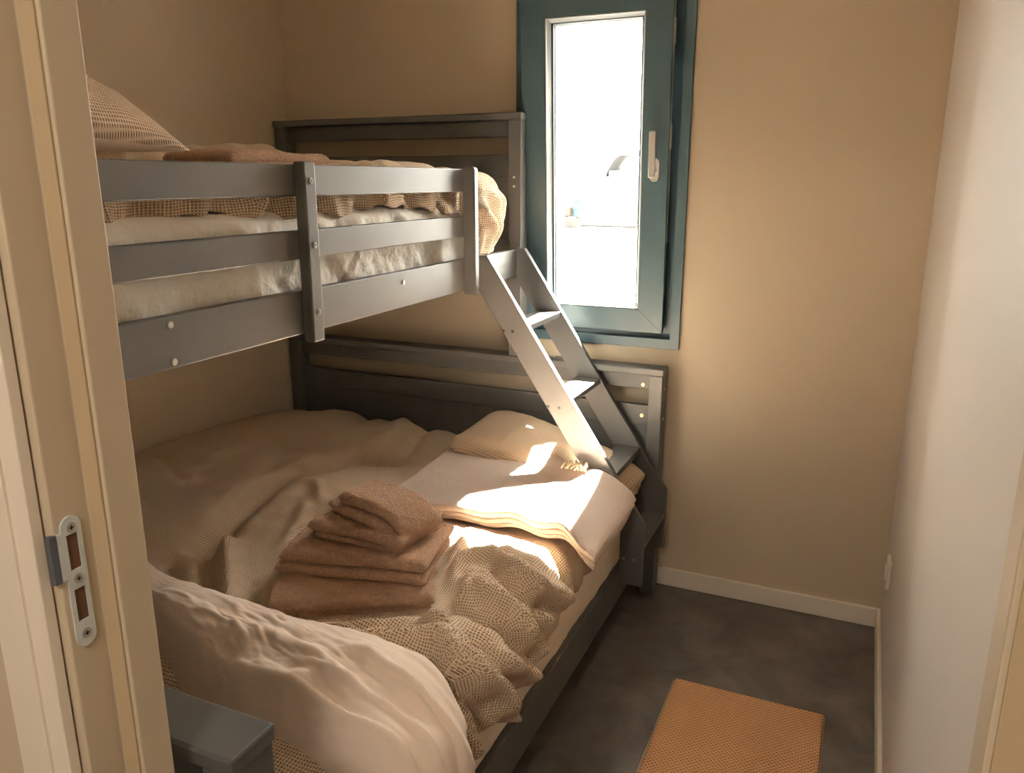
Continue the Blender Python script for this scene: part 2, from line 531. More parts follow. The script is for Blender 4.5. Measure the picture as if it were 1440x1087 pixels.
WT = 2.11
bm = bmesh.new()
ring(bm, 1.0, 1.606, 0.888, WT, 1.032, 1.574, 0.922, WT - 0.033, -0.014, 0.06)
bmesh.ops.recalc_face_normals(bm, faces=bm.faces)
bmesh.ops.bevel(bm, geom=list(bm.edges), offset=0.0015, segments=2, profile=0.5, affect='EDGES')
frm = finish('frame', bm, M['window'], win)
bm = bmesh.new()
ring(bm, 1.02, 1.586, 0.91, WT + 0.02, 1.086, 1.508, 0.972, WT - 0.075, 0.018, 0.095)
finish('frame_rebate', bm, M['window'], win)
# tilted sash (hinged at the bottom)
TILT = math.radians(2.9)
PIV = Vector((0, 0.01, 0.945))


def tilt(bm):
    R = Matrix.Translation(PIV) @ Matrix.Rotation(TILT, 4, 'X') @ Matrix.Translation(-PIV)
    bmesh.ops.transform(bm, matrix=R, verts=bm.verts)


ST = 2.045
bm = bmesh.new()
ring(bm, 1.042, 1.549, 0.945, ST, 1.127, 1.464, 1.024, 1.962, -0.026, 0.0)
ring(bm, 1.090, 1.504, 0.982, ST - 0.04, 1.148, 1.446, 1.040, 1.945, 0.0, 0.105)
bmesh.ops.recalc_face_normals(bm, faces=bm.faces)
bmesh.ops.bevel(bm, geom=list(bm.edges), offset=0.0014, segments=2, profile=0.5, affect='EDGES')
tilt(bm)
sash = finish('sash', bm, M['window'], win)
bm = bmesh.new()       # sloping glazing bead
ring(bm, 1.128, 1.463, 1.025, 1.961, 1.131, 1.460, 1.028, 1.958, -0.024, -0.012)
def bead(bm):
    for (xa, za, xb, zb) in ((1.1275, 1.0245, 1.4635, 1.0245), (1.4635, 1.0245, 1.4635, 1.9615), (1.4635, 1.9615, 1.1275, 1.9615), (1.1275, 1.9615, 1.1275, 1.0245)):
        def ins(x, z, k): return (x + (k if x < 1.3 else -k), z + (k if z < 1.5 else -k))
        a = (xa, za); b = (xb, zb); a2 = ins(xa, za, 0.021); b2 = ins(xb, zb, 0.021)
        vs_ = [bm.verts.new((a[0], -0.022, a[1])), bm.verts.new((b[0], -0.022, b[1])), bm.verts.new((b2[0], 0.014, b2[1])), bm.verts.new((a2[0], 0.014, a2[1]))]
        bm.faces.new(vs_)
bead(bm)
tilt(bm)
finish('glazing_bead', bm, M['bead'], sash)
bm = bmesh.new(); add_box(bm, 1.146, 1.448, 0.016, 0.020, 1.038, 1.947); tilt(bm)
finish('pane', bm, M['glass'], sash)
bm = bmesh.new(); ring(bm, 1.146, 1.448, 1.038, 1.947, 1.150, 1.444, 1.042, 1.943, 0.011, 0.0155); tilt(bm)
finish('gasket', bm, M['gasket'], sash)
# mitre lines at the lower sash corners
for xs, xo in ((1.464, 1.549), (1.127, 1.042)):
    bm = bmesh.new(); add_tube(bm, [(xo + (0.001 if xo < 1.3 else -0.001), -0.0262, 0.946), (xs, -0.0262, 1.024)], 0.0006, 6); tilt(bm)
    finish('mitre_joint', bm, M['gasket'], sash)
# handle: lever pointing up = tilted
bm = bmesh.new()
add_box(bm, 1.492, 1.522, -0.036, -0.026, 1.448, 1.522, 0.0)
ed = [e for e in bm.edges if abs(e.verts[0].co.y - e.verts[1].co.y) > 0.005]
bmesh.ops.bevel(bm, geom=ed, offset=0.0145, segments=6, profile=0.5, affect='EDGES')
tilt(bm)
hd = finish('handle', bm, M['alu'], sash)
bm = bmesh.new()
add_cyl(bm, (1.507, -0.050, 1.485), 'y', 0.009, 0.034, 16)
add_box(bm, 1.4965, 1.5175, -0.076, -0.062, 1.462, 1.605, 0.004, 3)
tilt(bm)
lev = finish('lever', bm, M['alu'], sash)
# espagnolette rail along the free edge of the sash
bm = bmesh.new(); add_box(bm, 1.5485, 1.5505, -0.010, 0.004, 1.25, ST - 0.01)
for z in (1.55, 1.86): add_box(bm, 1.5485, 1.554, -0.012, 0.006, z, z + 0.075)
tilt(bm); finish('lock_rail', bm, M['steel'], sash)
bm = bmesh.new(); add_cyl(bm, (1.034, -0.024, 1.0), 'z', 0.008, 0.085, 14); add_cyl(bm, (1.034, -0.024, 1.046), 'z', 0.0095, 0.006, 14)
finish('hinge', bm, M['alu'], win)

# ------------------------------------------------------------------ bunk bed
bed = empty('bunk_bed', (0.8, -1.07, 0))
tag(bed, 'dark grey wooden bunk bed, single above double, along the left wall', 'bunk bed')
G = M['grey']


def bolt(parent, c, axis='x', r=0.0055, mat=None, sock=True):
    bm = bmesh.new(); add_cyl(bm, c, axis, r, 0.004, 16)
    bmesh.ops.bevel(bm, geom=[e for e in bm.edges if len(e.link_faces) == 2 and e.calc_face_angle(0) > 1.0], offset=0.0012, segments=2, affect='EDGES')
    b = finish('bolt', bm, mat or M['steel'], parent)
    if sock:
        k = {'x': Vector((0.0021, 0, 0)), 'y': Vector((0, -0.0021, 0))}[axis]
        bm = bmesh.new(); add_cyl(bm, Vector(c) + k, axis, r * 0.42, 0.0004, 6)
        finish('bolt_socket', bm, M['gasket'], parent)
    return b


def end_board(x1, zbase, ztop, y0, y1, pan_lo, front, upper):
    """head or foot board: panel mesh with posts, cap and rails under it. front = y of face toward the mattress"""
    yc = (y0 + y1) / 2
    pw = 0.048
    p = box('headboard' if front < -0.02 and y1 > -1 else 'footboard', 0.058, x1 - pw, yc - 0.005, yc + 0.005, pan_lo, ztop - 0.19, G, bed, 0)
    for xa in (0.012, x1 - pw):
        box('post', xa, xa + pw, y0, y1, zbase, ztop - 0.024, G, p, 0.003)
    box('top_cap', 0.008, x1 + 0.003, y0 - 0.004, y1 + 0.003, ztop - 0.024, ztop, G, p, 0.004)
    d = 0.011
    box('rail', 0.06, x1 - pw, yc - d, yc + d, ztop - 0.078, ztop - 0.024, G, p, 0.002)
    box('rail', 0.06, x1 - pw, yc - d, yc + d, ztop - 0.21, ztop - 0.136, G, p, 0.002)
    box('rail', 0.06, x1 - pw, yc - d, yc + d, pan_lo - 0.07, pan_lo + 0.01, G, p, 0.002)
    n = 1 if upper else 1
    xm = 0.06 + (x1 - pw - 0.06) * 0.52
    box('stile', xm - 0.022, xm + 0.022, yc - d + 0.003, yc + d - 0.003, pan_lo, ztop - 0.2, G, p, 0.002)
    return p


HBY0, HBY1 = -0.100, -0.034
FBY0, FBY1 = -2.112, -2.046
hb = end_board(1.577, 0.0, 0.835, HBY0, HBY1, 0.28, -0.1, False)
fb = end_board(1.577, 0.0, 0.830, FBY0, FBY1, 0.28, -2.04, False)
hbu = end_board(1.055, 0.835, 1.672, HBY0, HBY1, 1.24, -0.1, True)
fbu = end_board(1.055, 0.830, 1.672, FBY0, FBY1, 1.24, -2.04, True)
for z in (0.772, 0.662):
    bolt(hb, (1.505, -0.080, z), 'y', 0.006, M['brass'])
for z in (0.76, 0.655):
    bolt(hb, (1.5775, -0.067, z), 'x', 0.005, M['steel'])
for z in (1.4605, 1.430):
    bolt(hbu, (1.030, -0.101, z), 'y', 0.0045, M['alu'], False)
# upper side rails and guard rails
XO = 1.045
sr = box('side_rail', XO - 0.022, XO, FBY1, HBY0, 1.122, 1.218, G, bed, 0.003)
for px in ((239, 457), (245, 509), (567, 397)):
    P = on(px, 'x', XO); bolt(sr, (XO + 0.001, P[1], P[2]), 'x', 0.0065, M['alu'], False)
box('side_rail', 0.014, 0.036, FBY1, HBY0, 1.122, 1.218, G, bed, 0.003)
box('guard_rail', XO - 0.022, XO, FBY1, -0.487, 1.285, 1.346, G, bed, 0.003)
box('guard_rail', XO - 0.022, XO, FBY1, -0.487, 1.417, 1.483, G, bed, 0.003)
pa = box('guard_post', XO, XO + 0.028, -1.281, -1.242, 1.104, 1.489, G, bed, 0.004)
for z in (1.449, 1.315, 1.170):
    bolt(pa, (XO + 0.0285, -1.260, z), 'x', 0.0068)
bm = bmesh.new()
add_box(bm, XO, XO + 0.040, -0.512, -0.488, 1.112, 1.489)
ed = [e for e in bm.edges if all(v.co.z > 1.48 and v.co.x > XO + 0.03 for v in e.verts)]
bmesh.ops.bevel(bm, geom=ed, offset=0.012, segments=5, profile=0.5, affect='EDGES')
bmesh.ops.bevel(bm, geom=[e for e in bm.edges if len(e.link_faces) == 2 and e.calc_face_angle(0) > 0.9], offset=0.002, segments=2, affect='EDGES')
pb = finish('guard_post', bm, G, bed)
bolt(pb, (XO + 0.0405, -0.500, 1.135), 'x', 0.004)
# lower side rails
XL = 1.530
lr = box('side_rail', XL - 0.024, XL, FBY1, HBY0, 0.115, 0.232, G, bed, 0.003)
box('side_rail', 0.014, 0.038, FBY1, HBY0, 0.115, 0.232, G, bed, 0.003)
# slats under both mattresses
slat_me = None
for (xa, xb, z) in ((0.036, XO - 0.022, 1.150), (0.038, XL - 0.024, 0.175)):
    me0 = None
    for k in range(12):
        y = -0.22 - k * 0.155
        if me0 is None:
            o = box('slat', xa, xb, -0.035, 0.035, z, z + 0.018, G, bed, 0); me0 = o.data
        else:
            o = link('slat', me0, None, bed)
        o.location = (0, y, 0)
# bolt sticking out of the head leg
bm = bmesh.new(); add_cyl(bm, (1.592, -0.085, 0.118), 'x', 0.0025, 0.034, 10); add_cyl(bm, (1.610, -0.085, 0.118), 'x', 0.007, 0.003, 14)
finish('bolt', bm, M['brass'], hb)

# ladder
lad = empty('bunk_ladder', (1.33, -0.26, 0.2))
tag(lad, 'slanted grey wooden ladder hooked on the upper bunk, beside the window', 'ladder')
poly = [(1.0465, 1.222), (1.078, 1.222), (1.613, 0.412), (1.613, 0.372), (1.538, 0.372), (1.0465, 1.116)]
for ya in (-0.420, -0.120):
    s = prism('stringer', poly, 'y', ya, ya + 0.022, G, lad, 0.0022)
    box('foot', 1.538, 1.613, ya, ya + 0.022, 0.198, 0.3715, G, lad, 0.0022)
    if ya < -0.3:
        for px in ((708, 465), (721, 466), (771, 572), (786, 574)):
            P = on(px, 'y', ya); bolt(s, (P[0], ya - 0.0008, P[2]), 'y', 0.0048, M['steel'])
        for px in ((877, 785), (891, 788)):
            P = on(px, 'y', ya); bolt(s, (P[0], ya - 0.0008, P[2]), 'y', 0.0048, M['steel'])
for (xa, xb, zt) in ((1.130, 1.216, 1.012), (1.280, 1.366, 0.790), (1.430, 1.516, 0.562), (1.540, 1.611, 0.335)):
    box('rung', xa, xb, -0.398, -0.120, zt - 0.020, zt, G, lad, 0.0025)

# ------------------------------------------------------------------ mattresses
def mattress(name, x0, x1, y0, y1, z0, z1, mat, seed, amp):
    W, D, H = x1 - x0, y1 - y0, z1 - z0
    r = 0.045
    n, m = 60, 160
    # rounded box: ring profile in x-z swept along y with end rounding
    a = 40
    prof = []
    def corner(cx, cz, s, k=6): return [(cx + r * math.cos(t), cz + r * math.sin(t)) for t in np.linspace(s, s + math.pi / 2, k)]
    def line(p, q, k): return [tuple(np.array(p) + (np.array(q) - np.array(p)) * i / k) for i in range(1, k)]
    c = [corner(W / 2 - r, H / 2 - r, 0), corner(-W / 2 + r, H / 2 - r, math.pi / 2), corner(-W / 2 + r, -H / 2 + r, math.pi), corner(W / 2 - r, -H / 2 + r, 1.5 * math.pi)]
    k = [26, 6, 26, 14]
    for i in range(4):
        prof += c[i] + line(c[i][-1], c[(i + 1) % 4][0], k[i])
    prof = np.array(prof)
    ys = np.linspace(0, D, m)
    Xs, Ys, Zs = [], [], []
    for y in ys:
        e = min(y, D - y); f = max(0.0, 1 - e / r); ins = r * (1 - math.sqrt(max(0, 1 - f * f)))
        px = prof[:, 0] * (1 - ins / (W / 2)); pz = prof[:, 1] * (1 - ins / (H / 2))
        Xs.append(px); Ys.append(np.full(len(px), y)); Zs.append(pz)
    X = np.array(Xs); Y = np.array(Ys); Z = np.array(Zs)
    side = smooth01(W / 2 - 0.02, W / 2, X)
    wr = amp * (fbm(Y * 16 + Z * 14, Z * 9 - Y * 3, seed, 3) + 0.6 * np.abs(fbm(Y * 26 - Z * 20, Z * 12, seed + 5, 2)))
    X = X + side * wr
    X = np.concatenate([X, X[:, :1]], 1); Y = np.concatenate([Y, Y[:, :1]], 1); Z = np.concatenate([Z, Z[:, :1]], 1)
    U = Y; V = Z
    o = grid_mesh(name, X, Y, Z, U, V, mat, None)
    bm = bmesh.new(); bm.from_mesh(o.data); bmesh.ops.remove_doubles(bm, verts=bm.verts, dist=1e-6)
    bmesh.ops.holes_fill(bm, edges=[e for e in bm.edges if e.is_boundary], sides=0)
    bmesh.ops.recalc_face_normals(bm, faces=bm.faces)
    bmesh.ops.translate(bm, verts=bm.verts, vec=((x0 + x1) / 2, y0, (z0 + z1) / 2))
    bm.to_mesh(o.data); bm.free()
    return o


mu = mattress('mattress', 0.045, 1.004, -2.03, -0.26, 1.170, 1.385, M['sheet'], 3, 0.015)
tag(mu, 'mattress in a creased white fitted sheet on the upper bunk', 'mattress')
ml = mattress('mattress', 0.045, 1.512, -2.03, -0.13, 0.195, 0.445, M['sheet_low'], 11, 0.004)
tag(ml, 'mattress in a cream fitted sheet on the lower double bed', 'mattress')

# ------------------------------------------------------------------ lower duvet
ZTOP = 0.515


def st(px, z=0.56):
    """pixel on the lower bedding -> unrolled (s,t) on the duvet"""
    P = on(px, 'z', z)
    if P[0] > 1.50:
        Q = on(px, 'x', 1.535)
        return (1.50 + max(0.0, 0.53 - Q[2]), Q[1])
    return (P[0], P[1])


def c6(*q): return [st((360 + a / 2.4, 540 + b / 2.4)) for a, b in q]
def c7(*q): return [st((200 + a / 2.571, 780 + b / 2.571)) for a, b in q]
def c18(*q): return [st((180 + a / 3.02, 540 + b / 3.02)) for a, b in q]


def wrap(S, h, zt, x_edge=1.455, r=0.075, cap=None):
    """profile over the side of the bed: returns X,Z for unrolled S with offset h along the normal"""
    q = (S - x_edge) / r
    ang = np.clip(q, 0, math.pi / 2)
    over = np.clip(S - x_edge - r * math.pi / 2, 0, None)
    X = np.where(S < x_edge, S, x_edge + r * np.sin(ang)) + h * np.sin(ang)
    Z = zt - r * (1 - np.cos(ang)) - over + h * np.cos(ang)
    return X, Z


def flat_mask(S, T):
    """1 where the towels or the throw press the duvet flat"""
    th = smooth01(0.90, 1.00, S) * smooth01(1.60, 1.52, S) * smooth01(-0.90, -0.82, T) * smooth01(-0.28, -0.36, T)
    ca, sa = math.cos(math.radians(32)), math.sin(math.radians(32))
    dx, dy = S - 1.15, T + 1.27
    a = dx * ca + dy * sa; b = -dx * sa + dy * ca
    tw = smooth01(0.25, 0.19, np.abs(a)) * smooth01(0.20, 0.14, np.abs(b))
    return np.clip(np.maximum(th, tw), 0, 1)


def duvet_h(S, T):
    h = np.zeros(S.shape)
    # broad forms
    h += 0.075 * np.exp(-((S - 0.30) / 0.30) ** 2 - ((T + 0.42) / 0.36) ** 2)
    h += 0.055 * np.exp(-((S - 0.10) / 0.20) ** 2 - ((T + 0.95) / 0.40) ** 2)
    h += 0.030 * np.exp(-((S - 0.72) / 0.22) ** 2 - ((T + 0.25) / 0.16) ** 2)
    h += 0.025 * np.exp(-((S - 0.62) / 0.20) ** 2 - ((T + 0.80) / 0.16) ** 2)
    h += 0.020 * np.exp(-((S - 1.45) / 0.18) ** 2 - ((T + 1.30) / 0.28) ** 2)
    f = np.zeros(S.shape)
    # valley under the big hump by the wall
    f += stroke(S, T, c18((250, 640), (340, 590), (480, 470), (640, 370), (850, 310), (1000, 270), (1150, 290)), -0.0442, 0.045)
    f += stroke(S, T, c18((395, 590), (405, 750), (430, 900), (520, 960), (560, 1010)), 0.0390, 0.032)
    f += stroke(S, T, c18((355, 560), (345, 750), (330, 900)), -0.0338, 0.028)
    f += stroke(S, T, c18((150, 640), (170, 760), (200, 860)), -0.0286, 0.03)
    f += stroke(S, T, c18((200, 300), (330, 330), (420, 300)), 0.0130, 0.03)
    f += stroke(S, T, c18((60, 320), (140, 330), (230, 380)), -0.0182, 0.022)
    f += stroke(S, T, c18((660, 640), (720, 545), (750, 460)), 0.0208, 0.022)
    f += stroke(S, T, c18((690, 650), (745, 570), (850, 520)), -0.0234, 0.02)
    f += stroke(S, T, c18((470, 560), (540, 520), (640, 500), (700, 470)), 0.0156, 0.022)
    f += stroke(S, T, c18((820, 470), (800, 400), (760, 380)), 0.0156, 0.02)
    f += stroke(S, T, c18((1050, 90), (1000, 170), (880, 200)), -0.0208, 0.03)
    f += stroke(S, T, c18((1200, 130), (1130, 210), (1020, 250)), 0.0208, 0.03)
    f += stroke(S, T, c18((1300, 150), (1220, 230), (1180, 270)), -0.0156, 0.025)
    # crumpled right-hand side below the towels: neighbouring folds keep their own crests
    folds = []
    folds.append(stroke(S, T, c7((560, 262), (700, 246), (790, 296), (900, 290), (1080, 288), (1170, 335), (1245, 440), (1300, 560), (1330, 640)), 0.0415, 0.022))
    folds.append(stroke(S, T, c7((1010, 200), (1080, 235), (1190, 290), (1320, 370), (1385, 430)), 0.0415, 0.020))
    folds.append(stroke(S, T, c7((890, 310), (950, 400), (1050, 490), (1130, 600), (1190, 730)), 0.0293, 0.020))
    folds.append(stroke(S, T, c7((470, 240), (650, 210), (850, 203), (1000, 168), (1070, 110)), 0.0317, 0.020))
    folds.append(stroke(S, T, c7((1000, 240), (1120, 262), (1230, 345), (1310, 450), (1350, 540)), -0.0268, 0.013))
    folds.append(stroke(S, T, c7((960, 330), (1080, 380), (1180, 500), (1240, 640)), -0.0244, 0.015))
    folds.append(stroke(S, T, c7((1160, 60), (1250, 120), (1350, 250), (1420, 330)), 0.0268, 0.022))
    folds.append(stroke(S, T, c7((1100, 130), (1220, 200), (1350, 320)), -0.0220, 0.014))
    folds.append(stroke(S, T, c7((1180, 20), (1280, 60), (1440, 120)), 0.0244, 0.022))
    folds.append(stroke(S, T, c6((610, 650), (680, 575), (800, 548), (950, 592), (1040, 700)), 0.0366, 0.024))
    folds.append(stroke(S, T, c6((700, 610), (800, 600), (900, 640), (980, 730)), -0.0244, 0.016))
    folds.append(stroke(S, T, c6((640, 705), (760, 655), (880, 690), (960, 770)), 0.0268, 0.018))
    folds.append(stroke(S, T, c6((640, 560), (690, 500), (720, 455)), 0.0220, 0.016))
    folds.append(stroke(S, T, c6((700, 560), (850, 520), (1000, 540)), 0.0146, 0.02))
    f += 1.15 * np.max([np.clip(q, 0, None) for q in folds], 0) + 1.25 * np.min([np.clip(q, None, 0) for q in folds], 0)
    f += 0.016 * fbm(S * 5 + T * 2, T * 5 - S, 21, 3)
    f += 0.006 * np.abs(fbm(S * 9 - T * 5, T * 7 + S * 3, 33, 2))
    # gathers on the hanging side
    sd = smooth01(1.38, 1.52, S)
    f += sd * 0.010 * np.sin((T + 0.35 * (S - 1.4)) * 52 + 5 * vnoise(T * 6, S * 4, 44))
    # finer crumpling of the loose cover
    nn = fbm(S * 8 + T * 5, T * 8 - S * 3, 81, 2)
    f += 0.006 * (1 - np.clip(np.abs(nn) * 3, 0, 1)) ** 1.5 * (0.35 + 0.65 * smooth01(0.9, 1.25, S))
    m = flat_mask(S, T)
    return h * (1 - 0.75 * m) + f * (1 - 0.9 * m) - 0.006 * m


def lower_duvet():
    tv = np.linspace(-1.99, -0.112, 300)
    hem_y = [-2.1, -1.9, -1.42, -1.17, -0.89, -0.57, -0.3, 0]
    hem_z = [0.32, 0.325, 0.325, 0.325, 0.35, 0.375, 0.42, 0.43]
    smax = 1.455 + 0.075 * math.pi / 2 + (ZTOP - 0.075 - np.interp(tv, hem_y, hem_z)) + 0.008 * np.sin(tv * 23)
    u = np.linspace(0, 1, 290)
    S = 0.004 + u[:, None] * (smax[None, :] - 0.004)
    T = np.repeat(tv[None, :], len(u), 0)
    h = duvet_h(S, T)
    # ends: round off at the headboard, at the foot end and at the hem
    e = smooth01(-0.112, -0.20, T)
    h = h - 0.045 * (1 - e) * smooth01(0.95, 0.6, S) * 0.6 - 0.05 * (1 - e) * smooth01(0.6, 0.95, S)
    h = h - 0.05 * smooth01(-1.72, -1.97, T) - 0.08 * smooth01(-1.60, -1.74, T) * smooth01(1.30, 1.12, S)
    ee = (smax[None, :] - S)
    h = h - 0.012 * np.exp(-(ee / 0.02) ** 2)
    zt = ZTOP
    X, Z = wrap(S, h, zt)
    X = np.where(S < 0.03, np.maximum(X, 0.006), X)
    Z = np.where(X < 1.505, np.maximum(Z, 0.452), Z)
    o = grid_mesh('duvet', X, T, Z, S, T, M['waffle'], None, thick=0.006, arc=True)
    return o


DUV = lower_duvet()
tag(DUV, 'rumpled beige waffle duvet spread over the lower double bed', 'duvet')


def lining():
    """foot edge of the duvet turned back: plain cotton side out"""
    n, m = 230, 90
    a = np.linspace(0, 1, m)
    # edge curves (t = y): upper edge toward the pillows, lower edge toward the footboard
    sv = np.linspace(0.004, 1.86, n)
    up = np.interp(sv, [0, 0.55, 0.74, 0.9, 1.08, 1.22, 1.34, 1.46, 1.56, 1.66, 1.9], [-1.30, -1.40, -1.46, -1.485, -1.49, -1.475, -1.47, -1.50, -1.56, -1.62, -1.68])
    lo = np.interp(sv, [0, 0.9, 1.05, 1.2, 1.35, 1.45, 1.55, 1.9], [-1.60, -1.64, -1.69, -1.745, -1.775, -1.80, -1.83, -1.92])
    S = np.repeat(sv[:, None], m, 1)
    T = up[:, None] + (lo - up)[:, None] * a[None, :]
    bul = np.sin(np.clip(a, 0, 1) * math.pi) ** 0.55
    prof = 0.078 * bul * (1 - 0.25 * a)
    prof = np.where(a > 0.8, prof - 0.10 * ((a - 0.8) / 0.2) ** 1.5, prof)
    h = prof[None, :] * (0.9 + 0.25 * vnoise(S * 3, T * 0 + 2.2, 4)) + 0.018
    w = np.zeros(S.shape)
    for q, hh, ww in (
        (((60, 290), (200, 330), (420, 400), (560, 440), (640, 500), (700, 600)), 0.012, 0.016),
        (((330, 300), (440, 275), (560, 330), (700, 420)), 0.010, 0.014),
        (((560, 430), (700, 430), (800, 520), (900, 640), (960, 760)), 0.012, 0.016),
        (((390, 560), (480, 570), (620, 650), (720, 760)), 0.016, 0.020),
        (((780, 340), (900, 420), (1000, 560), (1060, 700)), 0.014, 0.018),
        (((930, 620), (1010, 690), (1080, 780)), 0.012, 0.014),
        (((1040, 500), (1100, 620), (1150, 760)), 0.010, 0.014)):
        w += stroke(S, T, [st((200 + x / 2.571, 780 + y / 2.571), 0.60) for x, y in q], hh, ww)
    w += 0.018 * fbm(S * 7 - T * 6, T * 6 + S * 2, 51, 3)
    # sharp cotton creases running across the fold
    B = T + 0.28 * S + 0.05 * fbm(S * 4, T * 4, 90, 2)
    for fr, am, sd in ((13, 0.014, 61), (27, 0.008, 64), (55, 0.0035, 67)):
        nn = fbm(S * fr * 0.33, B * fr, sd, 2)
        w += am * (1 - np.clip(np.abs(nn) * 2.6, 0, 1)) ** 1.8 * (0.3 + 0.7 * smooth01(-0.3, 0.2, fbm(S * 5, T * 5, sd + 2, 2)))
    h = h + w * np.sin(a * math.pi)[None, :] ** 0.4
    X, Z = wrap(S, h, ZTOP)
    X = np.where(S < 0.03, np.maximum(X, 0.008), X)
    return grid_mesh('turned_back_lining', X, T, Z, S, T, M['lining'], DUV, thick=0.004)


ln = lining()
ln['label'] = 'plain pinkish cotton underside turned back at the foot end'


# ------------------------------------------------------------------ pillows
def pillow(name, W, D, H, mat, loc, rot, seed, lin=None, rnd_=1.0):
    n, m = 70, 56
    u = np.linspace(-1, 1, n); v = np.linspace(-1, 1, m)
    U, V = np.meshgrid(u, v, indexing='ij')
    X = W / 2 * U * (1 - 0.07 * (1 - V ** 2) * np.abs(U) ** 3)
    Y = D / 2 * V * (1 - 0.09 * (1 - U ** 2) * np.abs(V) ** 3)
    Zb = ((1 - np.abs(U) ** 2.2) * (1 - np.abs(V) ** 2.2)) ** 0.5
    X = X * (1 - 0.07 * rnd_ * V ** 4); Y = Y * (1 - 0.12 * rnd_ * U ** 6)
    wr = 0.012 * fbm(U * 3 + V, V * 3, seed, 3) * (1 - np.maximum(np.abs(U), np.abs(V)) ** 4)
    Zt = H * 0.58 * Zb + wr; Zl = -H * 0.42 * Zb + wr * 0.5
    bm = bmesh.new(); uvl = bm.loops.layers.uv.new('UVMap')
    slab_into(bm, uvl, X, Y, Zt, Zl, under=0 if lin is None else 1)
    o = finish(name, bm, mat)
    if lin is not None:
        o.data.materials.append(lin)
    o.location = loc; o.rotation_euler = rot
    return o


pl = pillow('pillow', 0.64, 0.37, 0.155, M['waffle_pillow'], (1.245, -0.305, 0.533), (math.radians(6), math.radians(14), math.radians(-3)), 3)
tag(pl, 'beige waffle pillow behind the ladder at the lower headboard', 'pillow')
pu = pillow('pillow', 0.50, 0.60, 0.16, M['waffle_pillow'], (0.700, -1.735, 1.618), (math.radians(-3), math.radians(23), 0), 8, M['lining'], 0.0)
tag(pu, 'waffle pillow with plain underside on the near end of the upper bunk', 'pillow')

# ------------------------------------------------------------------ upper duvet
def upper_duvet():
    tv = np.linspace(-1.98, -0.112, 280)
    end = smooth01(-0.50, -0.40, tv)
    scal = np.interp(tv, [-2.0, -1.71, -1.66, -1.60, -1.565, -1.48, -1.44, -1.385, -1.25, -1.15, -1.04, -0.92, -0.76, -0.59, -0.46], [1.36, 1.372, 1.362, 1.364, 1.377, 1.386, 1.390, 1.377, 1.371, 1.367, 1.368, 1.385, 1.382, 1.357, 1.352]) + 0.004 * np.sin(tv * 61)
    hem = scal * (1 - end) + (1.222) * end
    r = 0.055; xe = 0.925; zt = 1.475
    smax = xe + r * math.pi / 2 + (zt - r - hem)
    u = np.linspace(0, 1, 200)
    S = 0.004 + u[:, None] * (smax[None, :] - 0.004)
    T = np.repeat(tv[None, :], len(u), 0)
    h = 0.020 * fbm(S * 5, T * 4, 71, 3) + 0.012 * np.abs(fbm(S * 8 + T * 4, T * 9, 75, 2)) * 2
    h += 0.022 * np.exp(-((T + 0.75) / 0.35) ** 2) * smooth01(0.4, 0.8, S)
    h += 0.085 * np.exp(-((T + 0.62) / 0.22) ** 2 - ((S - 0.30) / 0.25) ** 2)
    h += 0.095 * np.exp(-((T + 0.98) / 0.16) ** 2 - ((S - 0.20) / 0.2) ** 2)
    h -= 0.030 * smooth01(-1.25, -1.6, T)
    h -= 0.022 * np.exp(-((T + 1.12) / 0.22) ** 2 - ((S - 0.75) / 0.25) ** 2)
    h -= 0.022 * smooth01(-0.62, -0.42, T) * smooth01(0.5, 0.75, S) * smooth01(xe + 0.08, xe - 0.02, S)
    side = smooth01(xe, xe + 0.10, S)
    # gathered folds on the hanging edge
    h += side * (1 - end[None, :]) * (0.017 * np.sin(T * 36 + (S - 1) * 9 + 5 * vnoise(T * 5, S * 5, 3)) + 0.006 * np.sin(T * 83 - S * 20) + 0.006)
    # bulging corner between the guard post and the headboard
    bl = np.clip(1 - ((T + 0.36) / 0.245) ** 2, 0, 1) ** 0.5
    w_ = smooth01(xe + 0.01, xe + 0.13, S)
    low = 0.45 + 0.55 * smooth01(smax[None, :], smax[None, :] - 0.09, S)
    h += end[None, :] * w_ * (0.058 * bl * low + 0.020 * bl - 0.055 * (1 - bl))
    rad = np.hypot((T + 0.44), (S - 1.18) * 0.9)
    h += end[None, :] * w_ * 0.014 * np.sin(rad * 80) * low * bl
    h -= 0.05 * smooth01(-0.22, -0.112, T)
    X, Z = wrap(S, h, zt, xe, r)
    lim = np.where(T < -0.475, 1.021, 9.0)
    X = np.minimum(X, lim)
    X = np.where(S < 0.03, np.maximum(X, 0.006), X)
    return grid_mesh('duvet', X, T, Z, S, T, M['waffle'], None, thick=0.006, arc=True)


du = upper_duvet()
tag(du, 'beige waffle duvet bulging over the edge of the upper bunk', 'duvet')


